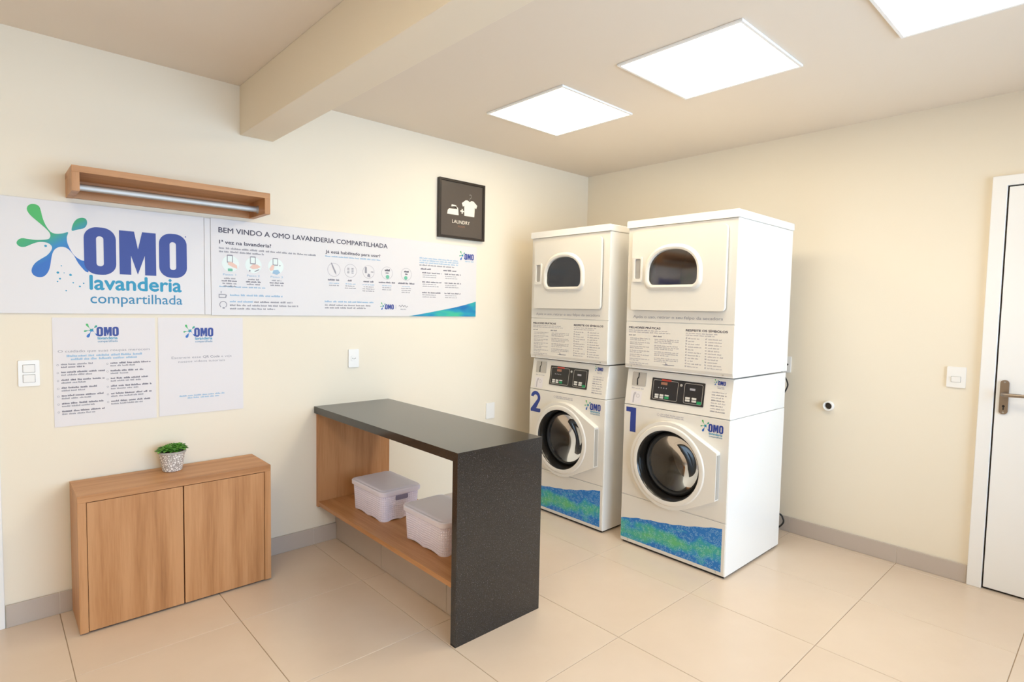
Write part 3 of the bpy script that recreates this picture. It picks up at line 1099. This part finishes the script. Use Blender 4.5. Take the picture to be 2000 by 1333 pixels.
def even_rr(x0, y0, x1, y1, r, n):
    """n points spaced evenly round a rounded rectangle, with outward normals"""
    c = rrect(x0, y0, x1, y1, r, 24)
    seg = [math.hypot(c[i][0] - c[i - 1][0], c[i][1] - c[i - 1][1]) for i in range(len(c))]
    tot = sum(seg)
    out, i, acc = [], 1, 0.0
    for k in range(n):
        t = tot * k / n
        while acc + seg[i % len(c)] < t:
            acc += seg[i % len(c)]
            i += 1
        a_, b_ = c[(i - 1) % len(c)], c[i % len(c)]
        u = (t - acc) / max(1e-9, seg[i % len(c)])
        dx, dy = b_[0] - a_[0], b_[1] - a_[1]
        q = math.hypot(dx, dy)
        out.append((a_[0] + dx * u, a_[1] + dy * u, dy / q, -dx / q))
    return out


def make_basket():
    t = thing('storage_basket', 'white woven plastic basket with lid nearer the wall on the shelf', 'basket', (-2.335, -0.585, 0.262), 0, 'lidded baskets on the counter shelf')
    W, L, H = 0.250, 0.355, 0.158
    m = MB()
    N = 10
    rings = []
    outline = even_rr(0, 0, W, L, 0.042, 96 * 4)         # four samples to each strand
    NZ = 13 * 4
    for k in range(-1, NZ + 1):
        ring = []
        for i, (x, y, nx, ny) in enumerate(outline):
            # scalloped lower edge between the corner feet
            ex, ey = min(x, W - x), min(y, L - y)
            q, span = max(ex, ey), (L if ey > ex else W) / 2
            z0 = 0.0075 * math.sin(PI * min(1.0, max(0.0, (q - 0.045) / (span - 0.050))))
            z = z0 + (H - z0) * max(k, 0) / NZ
            ins = 0.018 if k < 0 else 0.010 * (1 - z / H)
            hole = 2 < k < NZ - 6 and i % 4 < 2 and k % 4 < 2
            d = -0.0032 if hole else 0.0
            ring.append((x + nx * (d - ins), y + ny * (d - ins), z))
        rings.append(ring)
    m.rings(rings)
    body = m.build('basket_body', 'basket', t, smooth=True)
    # lid with a turned-down rim and a shallow raised field
    m = MB()
    o = 0.006
    R = [ring_rr(-o, -o, W + o, L + o, 0.038, H - 0.012, N), ring_rr(-o - 0.001, -o - 0.001, W + o + 0.001, L + o + 0.001, 0.039, H + 0.008, N),
         ring_rr(-o + 0.003, -o + 0.003, W + o - 0.003, L + o - 0.003, 0.036, H + 0.0125, N), ring_rr(0.008, 0.008, W - 0.008, L - 0.008, 0.030, H + 0.0125, N),
         ring_rr(0.012, 0.012, W - 0.012, L - 0.012, 0.028, H + 0.0165, N), ring_rr(0.020, 0.020, W - 0.020, L - 0.020, 0.024, H + 0.018, N)]
    m.rings(R).cap(R[-1]).cap(R[0])
    m.build('lid', 'lid', t, smooth=True)
    for y0, sgn in ((0.0, -1), (L, 1)):
        hz = 0.112
        yy = y0 - sgn * 0.010 * (1 - (hz + 0.012) / H)
        m = MB().prism(rrect(W / 2 - 0.040, hz, W / 2 + 0.040, hz + 0.026, 0.007, 4), yy - sgn * 0.004, yy + sgn * 0.0012)
        m.build('hand_hole', 'lilac', t)
    return t


bk = make_basket()
b2 = copy_tree(bk)
b2.location = (-2.340, -1.152, 0.262)
b2['label'] = 'white woven plastic basket with lid beside the black end panel'

# ================================================================== STACKED WASHER-DRYERS
MW, MD = 0.690, 0.690
DC, DCZ, DR = 0.343, 0.558, 0.203                     # washer porthole


def dshape(g=0.0, n=16):
    """arched dryer window outline, grown by g"""
    cx, a, bz, zc, zb, r = 0.322, 0.156 + g, 0.126 + g, 1.668, 1.594 - g, 0.035 + g * 0.8
    pts = []
    for i in range(n * 2 + 1):
        t = PI * i / (n * 2)
        c, s = math.cos(t), math.sin(t)
        pts.append((cx + a * math.copysign(abs(c) ** 0.88, c), zc + bz * abs(s) ** 0.94))
    for k in range(9):
        t = PI + PI / 2 * k / 8
        pts.append((cx - a + r + r * math.cos(t), zb + r + r * math.sin(t)))
    for k in range(9):
        t = 1.5 * PI + PI / 2 * k / 8
        pts.append((cx + a - r + r * math.cos(t), zb + r + r * math.sin(t)))
    return pts


def slope(x, y, z):
    """maps a point of the upright front onto the sloping control panel"""
    return (x, y + max(0.0, (z - 0.870)) / 0.210 * 0.030, z)


def shell(x0, x1, z0, z1, yf, yb, holes, topback=0.0):
    """sheet-metal box with openings in its front"""
    m = MB()
    m.flat([(x0, z0), (x1, z0), (x1, z1), (x0, z1)], yf, holes, f=lambda x, y, z: (x, y + topback * (z - z0) / (z1 - z0), z))
    a, b_, c, d_ = (x0, yf, z0), (x1, yf, z0), (x1, yf + topback, z1), (x0, yf + topback, z1)
    e, f_, g, h = (x0, yb, z0), (x1, yb, z0), (x1, yb, z1), (x0, yb, z1)
    m.add([a, b_, c, d_, e, f_, g, h], [(0, 4, 5, 1), (3, 2, 6, 7), (0, 3, 7, 4), (1, 5, 6, 2), (4, 7, 6, 5)])
    return m


def make_machine():
    t = thing('stacked_washer_dryer', 'nearer white stacked washer and dryer with blue number one', 'washing machine', (-0.991, -1.170, 0), -PI / 2, 'stacked washer dryers')
    hole = circ(DC, DCZ, DR + 0.004, 56)
    # --- washer
    MB().box(0.012, 0.015, 0.0, MW - 0.012, MD - 0.02, 0.0145).build('base', 'black', t)
    shell(0, MW, 0.012, 0.8675, 0.006, MD, [hole]).build('washer_cabinet', 'enamel', t, bevel=0.003)
    shell(0.001, MW - 0.001, 0.8695, 1.0850, 0.006, MD, [], 0.030).build('control_housing', 'enamel', t, bevel=0.003)
    MB().prism([(0.004, 0.309), (MW - 0.004, 0.309), (MW - 0.004, 0.8665), (0.004, 0.8665)], 0.006, 0.0, [hole]).build('front_panel', 'enamel2', t, bevel=0.0015)
    kick = MB().prism([(0.004, 0.022), (MW - 0.004, 0.022), (MW - 0.004, 0.305), (0.004, 0.305)], 0.006, 0.0).build('kick_panel', 'enamel2', t, bevel=0.0015)
    # printed sticker with a wavy top edge
    top = []
    for i in range(41):
        u = i / 40
        top.append((0.006 + 0.662 * u, 0.152 + 0.125 * u + 0.010 * math.sin(u * 7.0) * (1 - u) - 0.006 * math.sin(u * 3.2) + 0.0018 * math.sin(u * 43)))
    MB().flat([(0.006, 0.036), (0.668, 0.036)] + top[::-1], -0.0005).build('sticker', 'sticker', kick, recalc=False)
    for xx in (0.06, MW - 0.05):
        MB().lathe_y(xx, 0.029, [(0, -0.002), (0.0035, -0.002), (0.0045, 0.0)], 12).build('screw', 'steel', kick)
    cp = MB().prism([(0.005, 0.872), (MW - 0.005, 0.872), (MW - 0.005, 1.080), (0.005, 1.080)], 0.006, 0.0, f=slope).build('control_panel', 'enamel2', t, bevel=0.0015)
    # control display: black window, two framed fields, buttons
    dp = MB().prism(rrect(0.186, 0.916, 0.526, 1.048, 0.004, 3), 0.0, -0.003, f=slope).build('display', 'display', cp)
    yd = -0.0033
    for a, c in ((0.196, 0.362), (0.402, 0.516)):
        m = MB().flat(rrect(a, 0.925, c, 1.038, 0.010, 4), yd, [rrect(a + 0.0022, 0.9272, c - 0.0022, 1.0358, 0.008, 4)], f=slope)
        m.build('display_outline', 'greyplate', dp, recalc=False)
    keys = [(0.214 + 0.033 * k, zz, 0.239 + 0.033 * k, zz + 0.011) for k in range(2) for zz in (0.945, 0.932)]
    keys += [(0.280, 0.949, 0.307, 0.957)]
    keys += [(a, zz, a + 0.028, zz + 0.011) for a in (0.414, 0.454) for zz in (0.950, 0.936)]
    for q in keys:
        MB().prism(rrect(*q, 0.002, 2), -0.003, -0.0045, f=slope).build('button', 'btn', dp)
    MB().prism(circ(0.381, 1.022, 0.008, 14), -0.003, -0.0045, f=slope).build('lock', 'steel', dp)
    for q in ((0.280, 0.933, 0.307, 0.947), (0.486, 0.928, 0.513, 0.944)):
        MB().prism(rrect(*q, 0.002, 2), -0.003, -0.0045, f=slope).build('start_button', 'btng', dp)
    m = MB().rect(0.248, 1.012, 0.290, 1.028, yd, f=slope)
    m.build('readout', 'rust', dp, recalc=False)
    m = MB().rect(0.250, 1.034, 0.315, 1.0445, yd - 0.0002, f=slope)
    m.build('red_stripe', 'red', dp, recalc=False)
    m = MB().rect(0.436, 1.000, 0.470, 1.012, yd, f=slope)
    m.build('readout', 'inkg', dp, recalc=False)
    for k in range(4):
        MB().rect(0.232 + 0.017 * k, 0.990, 0.238 + 0.017 * k, 0.996, yd, f=slope).build('indicator', 'inkg', dp, recalc=False)
    # coin slot plate and the little picture below it
    MB().prism(rrect(0.046, 0.988, 0.142, 1.070, 0.004, 3), 0.0, -0.003, f=slope).build('coin_plate', 'greyplate', cp)
    m = MB().flat([(0.086, 1.066), (0.094, 1.066), (0.093, 1.038), (0.086, 1.028), (0.090, 0.992), (0.080, 0.992), (0.078, 1.030), (0.086, 1.042)], -0.0034, f=slope)
    m.build('coin_slot', 'black', cp, recalc=False)
    MB().flat(rrect(0.044, 0.880, 0.122, 0.956, 0.004, 3), -0.0006, f=slope).build('coin_label', 'paper', cp, recalc=False)
    m = MB()
    greek(m, 0.046, 0.968, 0.085, 0.006, -0.0006, f=slope)
    m.flat([(0.062, 0.884), (0.070, 0.884), (0.072, 0.925), (0.082, 0.940), (0.080, 0.950), (0.066, 0.945), (0.060, 0.920)], -0.0010, [], f=slope)
    m.flat(circ(0.096, 0.928, 0.012, 14), -0.0010, [circ(0.096, 0.928, 0.009, 14)], f=slope)
    tag(m.build('label_print', 'inkp', cp, recalc=False), kind='stuff')
    logo(cp, 0.598, 1.047, 0.105, -0.0006, sub=False, dots=False, n=1, f=slope)
    m, m2 = MB(), MB()
    greek(m2, 0.594, 1.036, 0.042, 0.0045, -0.0006, f=slope)
    greek(m2, 0.598, 1.028, 0.040, 0.0045, -0.0006, f=slope)
    for k in range(8):
        greek(m if k % 2 else m2, 0.568, 1.004 - 0.0148 * k, 0.084 - 0.012 * (k % 3 == 2), 0.0058, -0.0006, f=slope)
    tag(m.build('small_print', 'inkg', cp, recalc=False), kind='stuff')
    tag(m2.build('small_print', 'inkp', cp, recalc=False), kind='stuff')
    # print on the front
    logo(t, 0.566, 0.789, 0.205, -0.0006, sub=True, dots=False, n=2)
    m = MB()
    greek(m, 0.262, 0.838, 0.150, 0.0065, -0.0006)
    greek(m, 0.262, 0.827, 0.160, 0.0065, -0.0006)
    m.flat(circ(0.247, 0.836, 0.008, 16), -0.0006, [circ(0.247, 0.836, 0.006, 16)])
    tag(m.build('notice_print', 'inkp', t, recalc=False), kind='stuff')
    # porthole door
    R1, xr, zt, zb = 0.252, 0.640, 0.690, 0.424
    pts = []

    def tang(px_, pz_, sgn):
        d = math.hypot(px_ - DC, pz_ - DCZ)
        base = math.atan2(pz_ - DCZ, px_ - DC)
        return base + sgn * math.acos(R1 / d)
    a0 = tang(xr, zt, 1)
    a1 = tang(xr, zb, -1) + 2 * PI
    for i in range(61):
        a = a0 + (a1 - a0) * i / 60
        pts.append((DC + R1 * math.cos(a), DCZ + R1 * math.sin(a)))
    pts += [(xr - 0.004, zb), (xr, zb + 0.004), (xr, zt - 0.004), (xr - 0.004, zt)]
    wd = MB().prism(pts, -0.0005, -0.042, [circ(DC, DCZ, DR, 72)]).build('washer_door', 'enamel2', t, bevel=0.009, seg=3, smooth=True)
    MB().lathe_y(DC, DCZ, [(DR + 0.030, -0.0425), (DR + 0.024, -0.0485), (DR + 0.008, -0.051), (DR, -0.049), (DR - 0.002, -0.042)], 72).build('door_rim', 'enamel2', wd, smooth=True)
    MB().lathe_y(DC, DCZ, [(DR - 0.0005, -0.049), (DR - 0.003, -0.047), (DR - 0.008, -0.030), (DR - 0.014, 0.000), (DR - 0.018, 0.026)], 72).build('door_bezel', 'black', wd, smooth=True)
    MB().lathe_y(DC, DCZ, [(DR - 0.017, 0.026), (DR - 0.022, 0.016), (DR - 0.032, 0.012), (DR - 0.040, 0.018), (DR - 0.044, 0.034)], 72).build('door_seal', 'rubber', wd, smooth=True)
    MB().lathe_y(DC, DCZ, [(DR - 0.042, 0.022), (0.140, 0.030), (0.110, 0.046), (0.075, 0.062), (0.040, 0.072), (0, 0.075)], 72).build('door_glass', 'washglass', wd, smooth=True)
    MB().box(xr + 0.0005, -0.036, zb + 0.012, xr + 0.0035, -0.010, zt - 0.014).build('door_handle', 'greyplate', wd)
    # drum with lifters
    dm = MB().lathe_y(DC, DCZ, [(DR - 0.016, 0.040), (DR + 0.001, 0.080), (0.270, 0.085), (0.272, 0.45), (0.10, 0.47), (0, 0.455)], 64).build('drum', 'steel', t, smooth=True)
    for k in range(3):
        a = 0.4 + k * 2 * PI / 3
        ca, sa = math.cos(a), math.sin(a)
        f = lambda x, y, z, ca=ca, sa=sa: (DC + x * ca - z * sa, y, DCZ + x * sa + z * ca)
        MB().prism([(0.271, -0.045), (0.271, 0.045), (0.205, 0.014), (0.205, -0.014)], 0.44, 0.10, f=f).build('lifter', 'steel', dm)

    # --- dryer
    win = dshape(0.0)
    shell(-0.003, MW + 0.003, 1.0930, 1.9390, 0.006, MD + 0.004, [win]).build('dryer_cabinet', 'enamel', t, bevel=0.003)
    MB().prism(rrect(-0.008, 1.9400, MW + 0.008, 1.9830, 0.006, 3), MD + 0.006, -0.010).build('dryer_lid', 'enamel', t, bevel=0.005, seg=3)
    MB().prism([(0.0, 1.3785), (MW, 1.3785), (MW, 1.9385), (0.0, 1.9385)], 0.006, 0.0, [win]).build('dryer_front', 'enamel2', t, bevel=0.0015)
    pn = MB()
    prof = [(0.0, 1.3745), (0.0, 1.118), (0.004, 1.103), (0.012, 1.095), (0.014, 1.0945), (0.014, 1.3745)]
    r0 = [(0.0, y, z) for y, z in prof]
    r1 = [(MW, y, z) for y, z in prof]
    pn.rings([r0, r1]).cap(r0).cap(r1)
    pn = pn.build('instruction_panel', 'enamel2', t, bevel=0.0012)
    m = MB()
    text(m, 'Após o uso, retirar o seu felpo da secadora', 0.050, 1.3995, w=0.575, h=0.0165, bold=0.0, y=-0.0006)
    m.build('reminder_lettering', 'inkg', t, recalc=False)
    m = MB()
    text(m, 'MELHORES PRÁTICAS', 0.022, 1.336, w=0.220, h=0.0115, bold=0.03, y=-0.0006)
    m.build('heading_lettering', 'inkd', pn, recalc=False)
    m = MB()
    text(m, 'RESPEITE OS SÍMBOLOS', 0.408, 1.333, w=0.246, h=0.0115, bold=0.03, y=-0.0006)
    m.build('heading_lettering', 'inkd', pn, recalc=False)
    g1, g2 = MB(), MB()
    greek(g2, 0.022, 1.322, 0.265, 0.0055, -0.0006)
    greek(g2, 0.022, 1.311, 0.285, 0.0055, -0.0006)
    greek(g2, 0.408, 1.319, 0.190, 0.0055, -0.0006)
    greek(g2, 0.408, 1.308, 0.175, 0.0055, -0.0006)
    greek(g1, 0.022, 1.292, 0.048, 0.0065, -0.0006)
    greek(g1, 0.195, 1.291, 0.058, 0.0065, -0.0006)
    zz = 1.274
    for k in range(14):
        ww = 0.140 * (1.0 if k % 2 == 0 else random.uniform(0.35, 0.8))
        greek(g2, 0.032, zz, ww, 0.0052, -0.0006)
        zz -= 0.0098 if k % 2 == 0 else 0.0150
    zz = 1.274
    for k in range(12):
        ww = 0.160 * (1.0 if k % 3 != 2 else random.uniform(0.35, 0.8))
        greek(g2, 0.205, zz, ww, 0.0052, -0.0006)
        zz -= 0.0098 if k % 3 != 2 else 0.0170
    for k in range(11):
        greek(g2, 0.424, 1.290 - 0.0158 * k, random.uniform(0.03, 0.085), 0.0055, -0.0006)
        greek(g2, 0.408, 1.290 - 0.0158 * k, 0.010, 0.0085, -0.0006)
        greek(g2, 0.545, 1.290 - 0.0158 * k, random.uniform(0.03, 0.09), 0.0055, -0.0006)
        greek(g2, 0.528, 1.290 - 0.0158 * k, 0.010, 0.0085, -0.0006)
    tag(g1.build('small_print', 'inkg', pn, recalc=False), kind='stuff')
    tag(g2.build('small_print', 'inkp', pn, recalc=False), kind='stuff')
    m = MB().flat([(0.260, 1.132), (0.285, 1.128), (0.340, 1.130), (0.342, 1.134), (0.300, 1.134), (0.284, 1.142), (0.280, 1.134)], -0.0006)
    m.build('maker_mark', 'inkg', pn, recalc=False)
    for xx in (0.045, MW - 0.055):
        MB().lathe_y(xx, 1.106, [(0, 0.000), (0.0035, 0.000), (0.004, 0.004)], 12).build('screw', 'steel', pn)
    # dryer door
    outer = rrect(0.044, 1.447, 0.642, 1.908, 0.022, 6)
    dd = MB().prism(outer, -0.0065, -0.024, [win]).build('dryer_door', 'enamel2', t, bevel=0.004, smooth=True)
    MB().prism(rrect(0.047, 1.450, 0.639, 1.905, 0.020, 5), 0.0, -0.0065, [win]).build('door_gap_shadow', 'gap', dd)  # dark sheet standing in for the shadow line round the door edge
    big, mid = dshape(0.032), dshape(0.014)
    f = MB()
    n = len(win)
    r_a = [(a, -0.0235, b_) for a, b_ in big]
    r_b = [(a, -0.033, b_) for a, b_ in dshape(0.024)]
    r_c = [(a, -0.037, b_) for a, b_ in mid]
    r_d = [(a, -0.034, b_) for a, b_ in dshape(0.003)]
    r_e = [(a, -0.020, b_) for a, b_ in dshape(0.0)]
    f.rings([r_a, r_b, r_c, r_d, r_e])
    f.build('window_surround', 'enamel2', dd, smooth=True)
    MB().prism(dshape(0.0005), -0.014, -0.018).build('window_glass', 'dryglass', dd)
    hp = MB().prism(rrect(0.058, 1.614, 0.122, 1.760, 0.008, 4), -0.0235, -0.033, [rrect(0.072, 1.632, 0.112, 1.750, 0.008, 4)]).build('handle', 'enamel2', dd, bevel=0.003, smooth=True)
    m = MB()
    m.prism([(0.072, 1.632), (0.112, 1.632), (0.112, 1.750), (0.072, 1.750)], -0.0236, -0.0255, f=lambda x, y, z: (x, y + (0.0 if x < 0.09 else -0.004), z))
    m.build('handle_recess', 'shade', hp)
    dm = MB().lathe_y(0.330, 1.675, [(0.215, 0.020), (0.300, 0.030), (0.302, 0.55), (0.05, 0.58), (0, 0.57)], 64)
    # keep the drum inside the cabinet
    dm.v = [(x, y, min(max(z, 1.40), 1.93)) for x, y, z in dm.v]
    dm = dm.build('drum', 'drum', t, smooth=True)
    MB().lathe_y(0.330, 1.700, [(0.0, 0.535), (0.045, 0.535), (0.050, 0.56)], 24).build('drum_hub', 'dark', dm)
    return t


m1 = make_machine()
m2 = copy_tree(m1)
m2.location = (-0.991, -0.338, 0)
m2['label'] = 'farther white stacked washer and dryer with blue number two, by the corner'
m = MB().flat([(0.050, 0.703), (0.092, 0.703), (0.092, 0.853), (0.020, 0.853), (0.020, 0.824), (0.052, 0.824)], -0.0006)
m.build('number_decal', 'navy', m1, recalc=False)
# the figure two
arc_o, arc_i = [], []
cx, cz, ro, ri = 0.062, 0.808, 0.047, 0.021
for i in range(17):
    a = math.radians(172 - 212 * i / 16)
    arc_o.append((cx + ro * math.cos(a), cz + ro * 0.98 * math.sin(a)))
    arc_i.append((cx + ri * math.cos(a), cz + ri * 0.98 * math.sin(a)))
two = arc_o + [(0.070, 0.731), (0.112, 0.731), (0.112, 0.704), (0.014, 0.704), (0.014, 0.722)] + arc_i[::-1]
m = MB().flat(two, -0.0006)
m.build('number_decal', 'navy', m2, recalc=False)


# ================================================================== WALL FITTINGS
def plate(name, label, cat, loc, rz, w, h, group=None):
    t = thing(name, label, cat, loc, rz, group)
    MB().prism(rrect(0, 0, w, h, 0.005, 4), -0.0005, -0.009).build('cover_plate', 'white', t, bevel=0.002)
    return t


sw = plate('light_switch', 'white double light switch left of the notice sheets', 'switch', (-3.788, 0, 1.060), 0, 0.073, 0.114)
for zz in (0.018, 0.062):
    k = MB().prism(rrect(0.017, zz, 0.056, zz + 0.032, 0.002, 3), -0.009, -0.0125, f=lambda x, y, z, zz=zz: (x, y - (0.0022 * (z - zz) / 0.032 if y < -0.011 else 0), z))
    k.build('rocker', 'white', sw, bevel=0.001)
    MB().flat(rrect(0.015, zz - 0.002, 0.058, zz + 0.034, 0.002, 3), -0.0092).build('rocker_gap', 'shade', sw, recalc=False)
sw = plate('light_switch', 'white single light switch beside the door casing', 'switch', (0, -2.599, 1.058), -PI / 2, 0.083, 0.113)
MB().flat(rrect(0.019, 0.029, 0.063, 0.061, 0.002, 3), -0.0092).build('rocker_gap', 'shade', sw, recalc=False)
MB().prism(rrect(0.021, 0.031, 0.061, 0.059, 0.002, 3), -0.009, -0.0125, f=lambda x, y, z: (x, y - (0.0022 * (z - 0.031) / 0.028 if y < -0.011 else 0), z)).build('rocker', 'white', sw, bevel=0.001)
ot = plate('wall_outlet', 'white wall socket above the black counter', 'outlet', (-2.241, 0, 1.058), 0, 0.070, 0.112)
MB().prism(rrect(0.015, 0.038, 0.055, 0.074, 0.010, 5), -0.009, -0.0115).build('socket_insert', 'white', ot, bevel=0.001)
q = MB()
for dx in (-0.0095, 0, 0.0095):
    q.flat(circ(0.035 + dx, 0.056 - (0.003 if dx == 0 else 0), 0.0024, 10), -0.0118)
q.build('pin_hole', 'gap', ot, recalc=False)
plate('blank_cover', 'plain cream cover plate low on wall behind the counter', 'cover plate', (-1.122, 0, 0.604), 0, 0.082, 0.120)
ot = plate('wall_outlet', 'white wall socket half hidden behind the nearer machine', 'outlet', (0, -1.700, 1.056), -PI / 2, 0.071, 0.105)
q = MB()
q.lathe_y(0.050, 0.052, [(0, -0.0105), (0.0065, -0.0105), (0.0065, -0.009)], 14)
q.build('pin_hole', 'gap', ot)

# capped-off pipe in the right wall
pp = thing('drain_pipe', 'white pipe stub with a dark opening on the right wall', 'pipe', (0, -2.012, 0.870), -PI / 2)
MB().lathe_y(0, 0, [(0.030, -0.0005), (0.030, -0.024), (0.0285, -0.026), (0.0225, -0.026), (0.0215, -0.024), (0.0215, -0.002)], 36).build('pipe_collar', 'pvc', pp, smooth=True)
MB().lathe_y(0, 0, [(0.0, -0.003), (0.0216, -0.0025)], 30).build('pipe_opening', 'dark', pp)

# cords behind the nearer machine
m = MB()


def curve(pts, n=10):
    out = []
    pts = [Vector(p) for p in pts]
    for i in range(len(pts) - 1):
        p0, p1, p2, p3 = pts[max(i - 1, 0)], pts[i], pts[i + 1], pts[min(i + 2, len(pts) - 1)]
        for j in range(n):
            t = j / n
            out.append(0.5 * ((2 * p1) + (p2 - p0) * t + (2 * p0 - 5 * p1 + 4 * p2 - p3) * t * t + (3 * p1 - p0 - 3 * p2 + p3) * t ** 3))
    out.append(pts[-1])
    return out


m.tube(curve([(-0.020, -1.700, 1.085), (-0.055, -1.735, 1.060), (-0.060, -1.772, 1.005), (-0.060, -1.774, 0.960), (-0.085, -1.735, 0.890), (-0.16, -1.64, 0.83), (-0.285, -1.56, 0.80)]), 0.0045, 8)
tag(m.build('power_cord', 'rubber', smooth=True), 'black power cord hanging from the socket behind the nearer machine', 'cord')
m = MB()
m.tube(curve([(-0.285, -1.50, 0.20), (-0.12, -1.58, 0.16), (-0.070, -1.750, 0.130), (-0.060, -1.788, 0.095), (-0.062, -1.786, 0.060), (-0.075, -1.745, 0.022), (-0.10, -1.66, 0.0075), (-0.22, -1.52, 0.0075)]), 0.0055, 8)
tag(m.build('drain_hose', 'rubber', smooth=True), 'thin black hose loop at the floor behind the nearer machine', 'hose')
